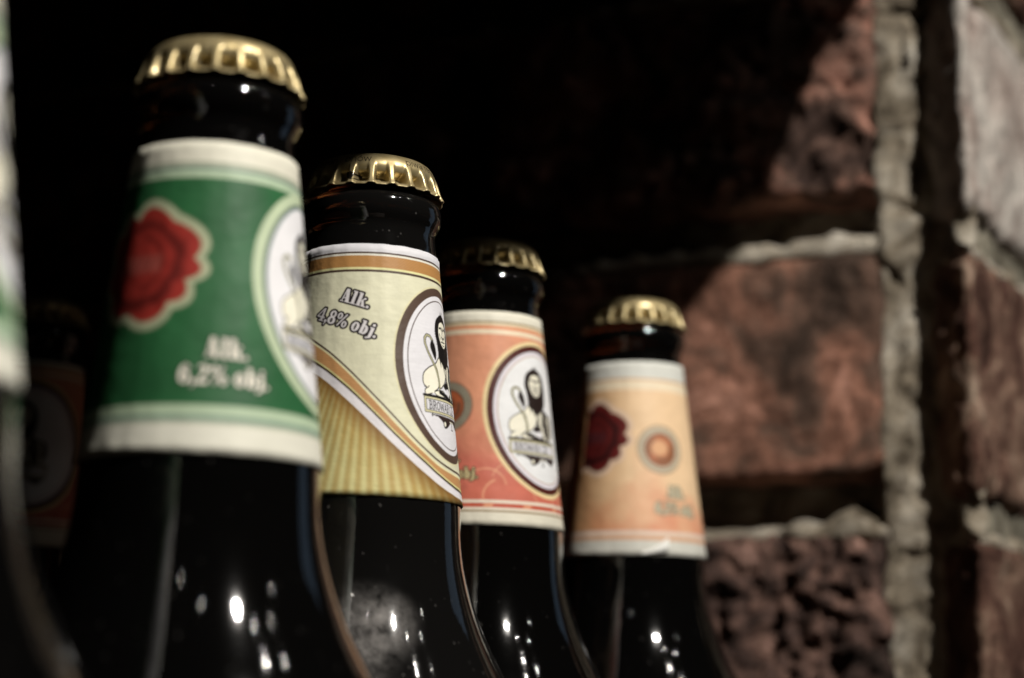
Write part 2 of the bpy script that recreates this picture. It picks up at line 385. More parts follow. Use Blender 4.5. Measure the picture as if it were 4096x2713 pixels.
def emblem(sh, ph0, zc, ink=INK, cream=CREAM, k=1.0):
    def P(name, col, grow=0., smooth=True):
        pts = LION[name]; pts = smoothpoly(pts) if smooth else pts
        sh.sdf(ph0, zc, box_of(pts), f_poly(pts), col, grow=grow)
    def S(pts, w, col, w1=None, grow=0.):
        sh.sdf(ph0, zc, box_of(pts, 1), f_seg(pts, w, w1), col, grow=grow)
    rnd = random.Random(5)
    P('legs', ink); P('torso', ink, .28); P('torso', cream)
    P('haunch', ink, .26); P('haunch', cream)
    P('mane', ink)
    # ragged edge of the mane
    for i, (x, y) in enumerate(smoothpoly(LION['mane'], 3)):
        cx_, cy_ = 8.7, 13.2
        dx, dy = x - cx_, y - cy_; l = math.hypot(dx, dy)
        S([(x - dx / l * .5, y - dy / l * .5), (x + dx / l * (.15 + .4 * rnd.random()) + .2, y + dy / l * (.2 + .35 * rnd.random()) - .3)], .35, ink, .08)
    for i in range(4):
        S([(7.8 + i * .5, 19.3), (7.9 + i * .55, 20.0 + .35 * (i % 2))], .25, ink, .1)
    S([(6.5, 9), (6.8, 7.2)], .5, ink, .1); S([(8.0, 8), (8.4, 5.8)], .5, ink, .1); S([(9.6, 7.6), (9.4, 5.6)], .5, ink, .1)
    P('face', cream)
    for s_ in ([(6.9, 16.2), (7.6, 16.4), (8.2, 15.9)], [(9.0, 15.9), (9.7, 16.4), (10.4, 16.2)]): S(s_, .42, ink)
    S([(8.3, 16.6), (8.15, 14.6)], .28, ink, .18); S([(9.1, 16.6), (9.25, 14.6)], .28, ink, .18)
    S([(8.0, 14.3), (8.7, 13.9), (9.4, 14.3)], .45, ink); S([(8.7, 14.0), (8.7, 13.3)], .2, ink)
    S([(7.6, 13.2), (8.7, 13.2), (9.9, 13.3)], .3, ink); S([(6.9, 14.9), (7.5, 13.6)], .3, ink, .1); S([(10.4, 14.9), (9.9, 13.8)], .3, ink, .1)
    S([(8.2, 12.5), (8.9, 12.4), (9.5, 12.6)], .22, ink)
    P('gap', (226, 224, 228))
    S(LION['legl'], .95, cream, .75); S(LION['legr'], .9, cream, .8); S([(12.9, 7.2), (12.9, 3.5)], .35, cream, .2)
    S([(9.6, 7.0), (9.5, 4.2)], .5, cream, .2)
    P('paw', ink, .22); P('paw', cream)
    S([(.6, 1.0), (3.0, 1.25)], .55, cream)
    S([(.2, 2.1), (1.1, 1.9), (1.6, 2.4)], .22, ink)
    t = LION['tail']
    S(t, .72, ink); S(t, .34, (190, 186, 150)); P('tuft', ink)
    S([(5.4, 1.5), (8.8, .9), (11, .3)], .9, ink, 1.0)
    S([(-.2, .25), (5, .3), (11, .3), (16.6, .2)], .55, ink)
    # banner
    bn = [(-.1, -.02), (8, .02), (17.5, -.05), (17.2, -3.45), (8, -3.45), (-.04, -3.45)]
    sh.sdf(ph0, zc, box_of(bn), f_poly(bn), ink, grow=.12)
    sh.sdf(ph0, zc, box_of(bn), f_poly(bn), (214, 208, 168), grow=-.05)
    sh.sdf(ph0, zc, box_of(bn), f_poly(bn), ink, grow=-.42)
    sh.sdf(ph0, zc, box_of(bn), f_poly(bn), (222, 221, 226), grow=-.58)
    x = 1.25
    fs = []
    for ch in 'BROWAR CIE':
        st, adv = SERIF[ch]
        for p_ in st:
            fs.append(f_seg([(x + a * 1.75, -2.62 + b_ * 1.75) for a, b_ in p_], .23))
        x += adv * 1.9
    sh.sdf(ph0, zc, (0, x + 1, -3, -.5), f_min(fs), ink)
    S([(2.1, -3.75), (2.1, -4.1)], .4, ink); S([(2, -3.85), (17, -3.95)], .3, (120, 118, 116)); S([(3.2, -4.0), (17, -4.15)], .22, ink)
    P('orn', (62, 46, 42))
    sh.sdf(ph0, zc, (6, 8, -7, -4.5), f_ell(7.0, -5.5, .75, .75), ink, grow=.15)
    sh.sdf(ph0, zc, (6, 8, -7, -4.5), f_ell(6.9, -5.4, .45, .55), cream)
    S([(9.6, -4.6), (11.6, -4.7)], .3, cream); S([(10.7, -4.6), (10.7, -6.2)], .3, ink); S([(10.2, -6.3), (11.2, -6.3)], .22, ink)

def f_star(cx, cy, r, n, amp, ph=0.):
    def f(x, y):
        a = np.arctan2(y - cy, x - cx)
        rr = np.hypot(x - cx, y - cy)
        a = a + .16 * np.sin(2 * a + 1.0) + .10 * np.sin(3 * a + .4)
        return rr - r * (1 + .02 * np.sin(3 * a) + .015 * np.sin(5 * a + 1)) * (1 + amp * (np.abs(np.cos(n * (a + ph) / 2)) - .64))
    return f

def seal(sh, ph0, zc, r, halo, c1, c2, c3):
    sh.sdf(ph0, zc, (-r*1.3, r*1.3, -r*1.3, r*1.3), f_star(0, 0, r, 9, .13, .05), halo, soft=.6)
    sh.sdf(ph0, zc, (-r*1.3, r*1.3, -r*1.3, r*1.3), f_star(0, 0, r * .865, 9, .16, .05), c1, soft=.5)
    sh.sdf(ph0, zc, (-r, r, -r, r), f_star(-.6, -.2, r * .70, 8, .10, .2), c2, soft=1.6, alpha=.85)
    sh.sdf(ph0, zc, (-r, r, -r, r), f_star(-.9, .2, r * .56, 8, .06, .3), c1, soft=1.2, alpha=.9)
    sh.sdf(ph0, zc, (-r, r, -r, r), f_seg(arc(-1.2, 0, r*.42, r*.42, -70, 80), .9), c2, soft=.9, alpha=.6)
    sh.sdf(ph0, zc, (-r, r, -r, r), f_poly([(-r*.6, -1.7), (r*.28, -1.5), (r*.30, 1.5), (-r*.6, 1.7)]), c3, soft=1.0, alpha=.75)
    for k in range(5):
        sh.sdf(ph0, zc, (-r, r, -r, r), f_seg([(-r*.5 + k*1.7, -1), (-r*.5 + k*1.7 + .5, 1)], .5), c2, soft=.4, alpha=.4)
    for k in range(8):
        a = k * math.pi / 4 + .35
        sh.sdf(ph0, zc, (-r, r, -r, r), f_seg([(r*.62*math.cos(a), r*.62*math.sin(a)), (r*.80*math.cos(a+.2), r*.80*math.sin(a+.2))], .8, .4), c2, soft=.8, alpha=.35)

def coin(sh, ph0, zc, r, ringc, inner, face, line):
    B = (-r, r, -r, r)
    sh.sdf(ph0, zc, B, f_ell(0, 0, r, r), line, soft=.4, alpha=.7)
    sh.sdf(ph0, zc, B, f_ell(0, 0, r * .95, r * .95), ringc, soft=.3)
    for k in range(44):
        a = k * 2 * math.pi / 44
        sh.sdf(ph0, zc, B, f_seg([(r*.76*math.cos(a), r*.76*math.sin(a)), (r*.88*math.cos(a+.03), r*.88*math.sin(a+.03))], .22), line, alpha=.55)
    sh.sdf(ph0, zc, B, f_ell(0, 0, r * .69, r * .69), line, soft=.3)
    sh.sdf(ph0, zc, B, f_ell(0, 0, r * .64, r * .64), inner, soft=.6)
    sh.sdf(ph0, zc, B, f_ell(-.4, .5, r * .36, r * .33), face, soft=1.2)
    sh.sdf(ph0, zc, B, f_seg(arc(.5, -.3, r*.40, r*.42, -120, 20), 1.1), line, soft=.8, alpha=.8)
    sh.sdf(ph0, zc, B, f_seg(arc(-.6, .2, r*.44, r*.42, 120, 210), .7), line, soft=.6, alpha=.8)

def vnoise(shape, cell, seed, octaves=3):
    rs = np.random.RandomState(seed); out = np.zeros(shape, np.float32); amp = 1.; tot = 0
    for o_ in range(octaves):
        c = max(2, cell / 2 ** o_)
        gh, gw = int(shape[0] / c) + 3, int(shape[1] / c) + 3
        g = rs.rand(gh, gw).astype(np.float32)
        yy = np.arange(shape[0]) / c; xx = np.arange(shape[1]) / c
        yi, xi = yy.astype(int), xx.astype(int); fy = (yy - yi)[:, None]; fx = (xx - xi)[None]
        fy = fy * fy * (3 - 2 * fy); fx = fx * fx * (3 - 2 * fx)
        v = (g[yi][:, xi] * (1-fy) * (1-fx) + g[yi][:, xi+1] * (1-fy) * fx + g[yi+1][:, xi] * fy * (1-fx) + g[yi+1][:, xi+1] * fy * fx)
        out += v * amp; tot += amp; amp *= .5
    return out / tot

def sheet_image(sh, name, seed, grain=.05):
    n = vnoise((H, Wd), 60, seed, 4) - .5; n2 = np.random.RandomState(seed).rand(H, Wd).astype(np.float32) - .5
    st = vnoise((H, Wd // 12), 3, seed + 3, 2); st = np.repeat(st, 12, 1)[:, :Wd]
    if st.shape[1] < Wd: st = np.pad(st, ((0, 0), (0, Wd - st.shape[1])), 'edge')
    k = 1 + grain * 2 * n + .05 * n2 + .08 * (st - .5)
    lum = (sh.img @ np.array([.25, .65, .10], np.float32))[..., None]
    img = np.clip((sh.img * .92 + lum * .08) * k[..., None], 0, 1) ** 1.10
    im = bpy.data.images.new(name, Wd, H, float_buffer=True)
    im.colorspace_settings.name = 'Non-Color'
    rgba = np.ones((H, Wd, 4), np.float32); rgba[..., :3] = img
    im.pixels.foreach_set(rgba.ravel()); im.update(); im.pack()
    return im

def paper_mat(name, im):
    m, N, L, b = new_mat(name)
    t = N.new('ShaderNodeTexImage'); t.image = im; t.interpolation = 'Cubic'
    uv = N.new('ShaderNodeUVMap'); uv.uv_map = 'UVMap'
    L.new(uv.outputs[0], t.inputs[0]); L.new(t.outputs[0], b.inputs['Base Color'])
    b.inputs['Roughness'].default_value = .55; b.inputs['Specular IOR Level'].default_value = .3
    tc = N.new('ShaderNodeTexCoord'); nn = N.new('ShaderNodeTexNoise'); nn.inputs['Scale'].default_value = 350; nn.inputs['Detail'].default_value = 4
    n2 = N.new('ShaderNodeTexNoise'); n2.inputs['Scale'].default_value = 45; n2.inputs['Detail'].default_value = 2
    ad = N.new('ShaderNodeMath'); ad.operation = 'MULTIPLY_ADD'; ad.inputs[1].default_value = 4.
    bp = N.new('ShaderNodeBump'); bp.inputs['Strength'].default_value = .3; bp.inputs['Distance'].default_value = .0006
    L.new(tc.outputs['Object'], nn.inputs['Vector']); L.new(tc.outputs['Object'], n2.inputs['Vector'])
    L.new(n2.outputs['Fac'], ad.inputs[0]); L.new(nn.outputs['Fac'], ad.inputs[2])
    L.new(ad.outputs[0], bp.inputs['Height']); L.new(bp.outputs['Normal'], b.inputs['Normal'])
    return m

# ---- sheet: green label
def sheet_green(shift=0.0):
    s = Sheet((38, 98, 57))
    n = vnoise((H, Wd), 90, 3, 3)[..., None]
    s.img *= .8 + .5 * n
    s.band(90.3, 99, (222, 219, 203)); s.band(88.9, 90.3, (176, 180, 160), .4); s.band(88.5, 89.3, (120, 146, 134), .5); s.band(87.3, 88.7, (178, 197, 168), .15)
    s.band(43.9, 46.0, (178, 197, 168), .15); s.band(43.0, 44.0, (128, 154, 140), .5); s.band(42.5, 43.2, (186, 190, 168), .4); s.band(36, 42.6, (224, 222, 208), .15)
    p = 88 + shift
    B = (-20, 20, -24, 24)
    s.sdf(p, 67.6, B, f_ell(0, 0, 17.0, 20.6), (190, 204, 172))
    s.sdf(p, 67.6, B, f_ell(0, 0, 14.9, 18.6), (58, 84, 78))
    s.sdf(p, 67.6, B, f_ell(0, 0, 14.4, 18.1), (150, 165, 165))
    s.sdf(p, 67.6, B, f_ell(0, 0, 14.0, 17.7), (232, 231, 234))
    emblem(s, 53.5 + shift, 61.2)
    seal(s, -29.5 + shift, 71.4, 11.7, (176, 182, 150), (164, 50, 40), (92, 22, 18), (160, 84, 74))
    fat_text(s, 'Alk.', 9.5 + shift, 54.5, 3.5, -2, (236, 230, 216), (34, 62, 44), .30, 1.02)
    fat_text(s, '6,2% obj.', -3.0 + shift, 49.7, 3.4, -1, (236, 230, 216), (34, 62, 44), .30, 1.03)
    return s

# ---- sheet: cream label with an ochre ribbon
def sheet_cream():
    s = Sheet((222, 220, 192))
    n = vnoise((H, Wd), 40, 8, 4)[..., None]
    s.img *= .90 + .16 * n
    z = s.z[:, None]; ph = s.ph[None]
    # gold rays field below the ribbon
    X = np.array([-180, -60, -40.1, -21.7, -5.3, 9.2, 23.1, 37.4, 54.3, 71.3, 90, 110, 180.])
    def curve(vals): return np.interp(s.ph, X, vals)
    from_b = dict(line=[81, 78, 73.1, 69.6, 65.0, 60.1, 55.4, 50.5, 46.8, 45.5, 45.2, 45.5, 60],
                  up=[80, 76.6, 72.3, 68.8, 64.0, 58.9, 53.9, 49.3, 45.5, 44.4, 44.1, 44.5, 59],
                  lo=[76, 72.6, 69.0, 65.6, 61.3, 56.6, 51.9, 47.7, 43.9, 41.9, 41.4, 41.8, 56],
                  wl=[72.5, 69.6, 66.6, 63.0, 58.3, 53.6, 49.1, 44.9, 41.4, 39.8, 39.4, 39.8, 54])
    def sm(v):
        q = curve(v); k = np.hanning(121); k /= k.sum()
        return np.convolve(np.pad(q, 60, 'edge'), k, 'valid')[None]
    line, up, lo, wl_ = (sm(from_b[k]) for k in ('line', 'up', 'lo', 'wl'))
    fullr, fullc = slice(0, H), slice(0, Wd)
    def fill(a, col): s.put(fullr, fullc, np.clip(a, 0, 1), col)
    # rays fan out from a point up left
    src_ph, src_z = -62.0, 96.0
    u = (ph - 16) / 57.2958 * 19.5; xx = u + 4.0; yy = z - 92.0
    ang = np.degrees(np.arctan2(xx, -yy))
    ray_ = .5 + .5 * np.sin(ang * 2.6 + 1.0)
    ray_ = ray_ ** 1.1 * .8 + .1
    fade = np.clip((wl_ - z) / 14.0, 0, 1)
    gold_d = np.array(s2l((176, 142, 66))); gold_l = np.array(s2l((216, 210, 150))); brn = np.array(s2l((132, 92, 40)))
    g = gold_d + (gold_l - gold_d) * (ray_[..., None] * (.45 + .3 * fade[..., None]) + .30 * fade[..., None])
    g = brn + (g - brn) * np.clip(fade * 2.6, 0, 1)[..., None] ** .7
    m = np.clip((wl_ - z) * 8, 0, 1)[..., None]
    s.img = (s.img * (1 - m) + g * m).astype(np.float32)
    def between(a, b_, col, soft=.08): fill(np.clip((z - b_) / soft + .5, 0, 1) * np.clip((a - z) / soft + .5, 0, 1), col)
    between(lo - .1, wl_ + .0, (226, 222, 226)); between(lo, lo - .6, (70, 50, 34)); between(lo + .35, lo - .02, (222, 216, 150))
    between(up, lo + .35, (202, 152, 98)); between(up + .3, up, (230, 222, 170)); between(line + .15, line - .35, (78, 56, 44))
    # hatch on the ochre ribbon
    hatch = (np.sin((z * 13.0 + u * 2.2)) > 0).astype(np.float32) * .16
    mm_ = ((z < up) & (z > lo + .35)) * hatch
    s.img *= (1 - mm_)[..., None]
    s.band(91.95, 99, (214, 213, 218)); s.band(91.5, 92.0, (78, 56, 44)); s.band(91.15, 91.6, (226, 224, 212)); s.band(88.45, 91.15, (192, 142, 80))
    mm_ = ((z < 91.15) & (z > 88.45)) * (np.sin(z * 26.0 + u * 2.0) > 0) * .22
    s.img *= (1 - mm_)[..., None].astype(np.float32)
    s.band(88.0, 88.45, (224, 220, 160)); s.band(87.4, 87.95, (78, 56, 44))
    p = 71.5; B = (-20, 20, -24, 24)
    s.sdf(p, 66.6, B, f_ell(0, 0, 15.6, 19.9), (220, 214, 176))
    s.sdf(p, 66.6, B, f_ell(0, 0, 15.2, 19.5), (92, 72, 60))
    s.sdf(p, 66.6, B, f_ell(0, 0, 13.35, 17.7), (226, 225, 230))
    s.sdf(p, 66.6, B, f_ell(0, 0, 12.35, 16.7), (84, 66, 58)); s.sdf(p, 66.6, B, f_ell(0, 0, 12.10, 16.45), (226, 225, 230))
    emblem(s, 45.0, 60.9)
    fat_text(s, 'Alk.', -17.5, 80.9, 3.0, -17, (216, 212, 214), (34, 22, 28), .39, 1.06)
    fat_text(s, '4,8% obj.', -36.5, 77.1, 2.95, -18.5, (216, 212, 214), (34, 22, 28), .39, 1.10)
    return s

# ---- sheet: coral label
def sheet_coral(shift=0.0):
    s = Sheet((220, 140, 104))
    z = s.z[:, None]; ph = s.ph[None]
    n = vnoise((H, Wd), 130, 21, 4)
    red = np.array(s2l((208, 116, 96))); top = np.array(s2l((220, 154, 120)))
    t = np.clip((70 - z) / 16 + (n - .5) * 1.2, 0, 1)[..., None]
    s.img = (top * (1 - t) + red * t).astype(np.float32) * (0.88 + .24 * vnoise((H, Wd), 60, 22, 3))[..., None]
    rnd = random.Random(9)
    for k in range(30):      # hop-like swirls
        p0 = -150 + k * 11 + rnd.uniform(-4, 4); zc = 45.5 + rnd.uniform(0, 11); r = rnd.uniform(3, 6.5)
        a0 = rnd.uniform(0, 120)
        s.sdf(p0 + shift, zc, (-r-1, r+1, -r-1, r+1), f_seg(arc(0, 0, r, r * .9, a0, a0 + 150, 12), .55, .2), (238, 186, 142), soft=.35, alpha=.6)
        s.sdf(p0 + shift, zc, (-r-1, r+1, -r-1, r+1), f_ell(0, -.5, r * .8, r * .6), (206, 110, 84), soft=2., alpha=.35)
    s.band(93.75, 99, (226, 222, 206)); s.band(93.25, 93.75, (150, 140, 112), .2); s.band(92.4, 93.3, (222, 204, 170), .25)
    s.band(91.5, 92.4, (222, 142, 98), .3); s.band(90.2, 91.5, (234, 218, 190), .25)
    s.band(45.7, 46.5, (234, 224, 206), .15); s.band(44.6, 45.7, (196, 92, 66), .2)
    for k in range(10):
        s.sdf(-140 + k * 29 + shift, 45.1, (-3, 3, -.55, .55), f_poly([(-1.4, -.5), (.9, -.5), (1.4, .5), (-.9, .5)]), (226, 158, 120), soft=.5)
    s.band(43.9, 44.6, (230, 222, 204), .15); s.band(43.45, 43.9, (142, 128, 92), .2); s.band(36, 43.45, (222, 217, 200), .1)
    p = 56.5 + shift; B = (-20, 20, -24, 24)
    s.sdf(p, 68.6, B, f_ell(0, 0, 17.7, 20.8), (232, 210, 160))
    s.sdf(p, 68.6, B, f_ell(0, 0, 16.6, 19.7), (84, 28, 18))
    s.sdf(p, 68.6, B, f_ell(0, 0, 15.0, 18.1), (222, 218, 226))
    s.sdf(p, 68.6, B, f_ell(0, 0, 14.0, 17.0), (192, 164, 140)); s.sdf(p, 68.6, B, f_ell(0, 0, 13.75, 16.75), (230, 231, 233))
    emblem(s, 21.7 + shift, 62.5, ink=(44, 30, 26))
    coin(s, -30.5 + shift, 70.7, 6.9, (150, 144, 126), (176, 96, 56), (110, 62, 38), (84, 66, 50))
    fat_text(s, 'Alk.', -34 + shift, 56.4, 2.9, -2, (206, 190, 142), (70, 56, 32), .26, 1.0)
    fat_text(s, 'obj.', -17.5 + shift, 52.0, 2.9, -1, (206, 190, 142), (70, 56, 32), .26, .98)
    return s

# ---- sheet: peach label
def sheet_peach():
    s = Sheet((232, 188, 140))
    z = s.z[:, None]; ph = s.ph[None]
    n = vnoise((H, Wd), 170, 41, 4)
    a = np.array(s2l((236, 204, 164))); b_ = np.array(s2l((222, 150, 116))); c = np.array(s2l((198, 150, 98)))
    t = np.clip((64 - z) / 26 + (n - .5) * 1.9, 0, 1)[..., None]
    s.img = (a * (1 - t) + b_ * t).astype(np.float32)
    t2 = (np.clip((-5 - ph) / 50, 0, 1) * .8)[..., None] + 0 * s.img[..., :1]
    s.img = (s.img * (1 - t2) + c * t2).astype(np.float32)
    s.band(90.1, 99, (214, 215, 208), .2); s.band(89.4, 90.1, (206, 168, 126), .4); s.band(86.7, 89.5, (236, 220, 192), .25)
    s.band(43.2, 44.6, (226, 206, 190), .3); s.band(42.0, 43.2, (214, 172, 138), .4); s.band(36, 41.9, (208, 207, 198), .3)
    s.clip = -56.0
    seal(s, -42.0, 72.4, 11.3, (222, 196, 172), (108, 30, 28), (38, 8, 10), (84, 40, 46))
    s.clip = None
    coin(s, 22.5, 68.7, 7.3, (196, 184, 162), (180, 112, 76), (222, 172, 128), (112, 84, 56))
    fat_text(s, 'Alk.', 26.5, 54.7, 3.4, -2, (204, 196, 170), (132, 124, 104), .30, .92)
    fat_text(s, '6,2% obj.', 14.5, 49.9, 3.3, -1, (204, 196, 170), (132, 124, 104), .30, .98)
    # the overlapping end of the sheet
    s.sdf(-56, 68, (-.15, .15, -40, 40), lambda x, y: np.abs(x) - .10, (150, 96, 52), alpha=.6, soft=.3)
    return s

# ------------------------------------------------------------------ label mesh
def label_mesh(name, ztop, zbot, mat, parent, tilt=0.0, seed=1, uvz=0.0):
    n = 180; rows = 40
    vs = []; uv = []
    prof_z = BOTTLE_P[:, 0]; prof_r = BOTTLE_P[:, 1]
    for i in range(rows + 1):
        for k in range(n + 1):
            ph = -180 + 360 * k / n
            zt = ztop + tilt * math.sin(math.radians(ph)); zb = zbot + tilt * math.sin(math.radians(ph))
            z = zb + (zt - zb) * i / rows
            wob = .09 * mnoise.noise(Vector((ph * .05, z * .10, seed * 3.1))) + .07 * mnoise.noise(Vector((ph * .16, z * .03, seed * 1.7)))
            edge = min(i, rows - i)
            lift = .28 if edge == 0 else (.10 if edge == 1 else 0)
            r = max(Rz(z), np.interp(z, prof_z, prof_r) + .12) + .22 + wob + lift * mnoise.noise(Vector((ph * .11, z, seed)))
            a = math.radians(ph)
            vs.append((r * math.sin(a) * MM, -r * math.cos(a) * MM, (z + SH) * MM)); uv.append((k / n, (z + uvz - Z0) / (Z1 - Z0)))
    fc = grid_faces(rows + 1, n + 1)
    # thickness: turn the paper edge in to the glass, top and bottom
    for row, sgn in ((0, -1), (rows, 1)):
        base = len(vs)
        for k in range(n + 1):
            x, y, z = vs[row * (n + 1) + k]; l = math.hypot(x, y); q = (l - .00035) / l
            vs.append((x * q, y * q, z)); uv.append(uv[row * (n + 1) + k])
        for k in range(n):
            a = row * (n + 1) + k
            f = (a, base + k, base + k + 1, a + 1)
            fc.append(f if sgn < 0 else f[::-1])
    return mesh_obj(name, vs, fc, mat, parent, True, uv)

# ------------------------------------------------------------------ crown cap
CW, CH_ = 2200, 200      # sheet for the print round the cap shoulder
def cap_image():
    img = np.zeros((CH_, CW), np.float32)
    R = 14.3
    z = (np.arange(CH_) + .5) / CH_ * 12.0
    ph = (np.arange(CW) + .5) / CW * 360 - 180
    x = np.radians(ph)[None] * R + 0 * z[:, None]; y = z[:, None] + 0 * x
    def draw(fn, c0, c1):
        m = (ph > c0) & (ph < c1)
        d = fn(x[:, m], y[:, m]); img[:, m] = np.maximum(img[:, m], np.clip(.5 - d / .06, 0, 1))
    def text(t, ph0, zc, h, w=.16):
        X = math.radians(ph0) * R; fs = []
        for ch in t:
            st, adv = THIN[ch]
            for p_ in st: fs.append(f_seg([(X + a * h * .92, zc + b_ * h * .80) for a, b_ in p_], w))
            X += adv * h * .95
        draw(f_min(fs), ph0 - 3, math.degrees(X / R) + 4)
    for base in (0, 120, -120):
        text('piwa region', 35.5 + base, 5.95, 1.55, .19)
        text('onów', -23.0 + base, 5.95, 1.55, .19)
    # eye mark on the skirt
    X = math.radians(-17.5) * R
    up_ = [(X - 1.7, 2.3), (X - .8, 3.2), (X + .6, 3.0), (X + 1.6, 2.3), (X + 2.3, 2.0)]
    lo_ = [(X - 1.7, 2.3), (X - .6, 1.4), (X + .9, 1.1), (X + 2.0, 1.5)]
    draw(f_min([f_seg(up_, .42), f_seg(lo_, .24), f_ell(X + .5, 2.0, .85, .85)]), -30, -5)
    im = bpy.data.images.new('cap_print', CW, CH_, float_buffer=True); im.colorspace_settings.name = 'Non-Color'
    rgba = np.ones((CH_, CW, 4), np.float32); rgba[..., :3] = img[..., None]
    im.pixels.foreach_set(rgba.ravel()); im.update(); im.pack()
    return im

def gold_mat(name, im=None, print_on=True):
    m, N, L, b = new_mat(name)
    tc = N.new('ShaderNodeTexCoord')
    nn = N.new('ShaderNodeTexNoise'); nn.inputs['Scale'].default_value = 420; nn.inputs['Detail'].default_value = 6
    L.new(tc.outputs['Object'], nn.inputs['Vector'])
    rp = N.new('ShaderNodeValToRGB')
    rp.color_ramp.elements[0].position = .3; rp.color_ramp.elements[0].color = (.42, .33, .16, 1)
    rp.color_ramp.elements[1].position = .7; rp.color_ramp.elements[1].color = (.58, .48, .27, 1)
    L.new(nn.outputs['Fac'], rp.inputs['Fac'])
    col = rp.outputs['Color']
    if im is not None:
        uv = N.new('ShaderNodeUVMap'); uv.uv_map = 'UVMap'
        t = N.new('ShaderNodeTexImage'); t.image = im
        L.new(uv.outputs[0], t.inputs[0])
        mx = N.new('ShaderNodeMix'); mx.data_type = 'RGBA'
        L.new(t.outputs[0], mx.inputs['Factor']); L.new(col, mx.inputs['A']); mx.inputs['B'].default_value = (.02, .015, .012, 1)
        col = mx.outputs['Result']
    L.new(col, b.inputs['Base Color'])
    b.inputs['Metallic'].default_value = .7; b.inputs['Roughness'].default_value = .42
    b.inputs['Coat Weight'].default_value = .35; b.inputs['Coat Roughness'].default_value = .12
    bp = N.new('ShaderNodeBump'); bp.inputs['Strength'].default_value = .1; bp.inputs['Distance'].default_value = .0002
    L.new(nn.outputs['Fac'], bp.inputs['Height']); L.new(bp.outputs['Normal'], b.inputs['Normal'])
    return m

CAP_TOP = [(115.95, .3), (115.95, 6), (115.88, 9.2), (115.65, 10.9), (115.2, 12.1), (114.6, 12.95), (113.9, 13.5), (113.2, 13.85)]
CAP_R = [(112.6, 14.1), (112.1, 14.35), (111.6, 14.55), (111.1, 14.75), (110.6, 14.92), (110.0, 15.1), (109.5, 15.25), (109.0, 15.42), (108.6, 15.6), (108.15, 15.85), (107.8, 16.1), (107.6, 16.2), (107.55, 16.05)]
CAP_P = [(112.55, 14.05), (112.0, 14.05), (111.5, 13.9), (111.1, 13.75), (110.75, 13.5), (110.4, 12.6), (110.1, 11.7), (109.5, 11.4), (108.9, 11.6), (108.5, 12.9), (108.0, 14.6), (107.35, 15.8), (107.25, 15.65)]
CAP_IN = [(107.9, 15.4), (108.6, 12.6), (109.8, 11.3)]

def cap_arc():
    P = CAP_TOP + CAP_R
    d = [0.0]
    for i in range(1, len(P)): d.append(d[-1] + math.hypot(P[i][0] - P[i-1][0], P[i][1] - P[i-1][1]))
    return [d[-1] - x for x in d]     # arc length up from the rim

def cap_mesh(name, mat, parent, rot=0.0):
    n = 21 * 24
    arc_ = cap_arc()
    nt, nr_ = len(CAP_TOP), len(CAP_R)
    vs = []; uv = []
    rows = nt + nr_ + len(CAP_IN)
    for i in range(rows):
        for k in range(n + 1):
            ph = 360. * k / n - 180
            t = ((ph - rot) / 360 * 21 + .5) % 1.0 - .5
            x = abs(t)                                         # 0 on the ridge, .5 in the middle of the pocket
            m = min(max((.27 - x) / .17, 0), 1); m = m * m * (3 - 2 * m)
            if i < nt: z, r = CAP_TOP[i]
            elif i < nt + nr_:
                j = i - nt
                z = CAP_P[j][0] + (CAP_R[j][0] - CAP_P[j][0]) * m; r = CAP_P[j][1] + (CAP_R[j][1] - CAP_P[j][1]) * m
            else:
                z, r = CAP_IN[i - nt - nr_]; z += .3 * m
            a = math.radians(ph)
            vs.append((r * math.sin(a) * MM, -r * math.cos(a) * MM, (z + SH) * MM))
            uv.append((k / n, (arc_[i] if i < len(arc_) else 0) / 12.0))
    fc = [f[::-1] for f in grid_faces(rows, n + 1)]
    return mesh_obj(name, vs, fc, mat, parent, True, uv)

# ------------------------------------------------------------------ the bottles
capim = cap_image()
m_cap_print = gold_mat('gold_lacquered_cap_printed', capim)
m_cap = gold_mat('gold_lacquered_cap')
g_plain = glass_mat('amber_glass', dust=.02)
# dust smear on the shoulder of the second bottle (local coordinates, metres)
g_dusty = glass_mat('amber_glass_dusty', patch=[(.004, -.0275, (11 + SH) * MM, .012, .40), (.002, -.0325, (2 + SH) * MM, .010, .22), (.009, -.0255, (13 + SH) * MM, .008, .25)], dust=.05, spk=.3)
glass_mesh = None; beer_mesh = None

def bottle(X, Y, label, gmat, lmat, ztop, zbot, capmat, caprot, seed, tilt=0.0, tall=0.0):
    global glass_mesh, beer_mesh
    root = thing('beer_bottle', label, 'bottle', W(X, Y, -SH), 'beer bottles on the shelf')
    g = mesh_obj('glass_body', gv, gf, gmat, root)
    bb = mesh_obj('beer', bv, bf, m_beer, g)
    lb = label_mesh('neck_label', ztop, zbot, lmat, root, tilt, seed=seed, uvz=tall * .82)
    c = cap_mesh('crown_cap', capmat, root, caprot)
    root.scale = (1, 1, 1 + tall / 255.)      # one bottle of the row is a touch taller
    return root, lb

im_green = sheet_image(sheet_green(), 'green_label_print', 1)
im_cream = sheet_image(sheet_cream(), 'cream_label_print', 2)
im_coral = sheet_image(sheet_coral(), 'coral_label_print', 3)
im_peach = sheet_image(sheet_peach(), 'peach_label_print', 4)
im_green2 = sheet_image(sheet_green(16.0), 'green_label_print_turned', 5)
im_coral2 = sheet_image(sheet_coral(-42.0), 'coral_label_print_turned', 6)

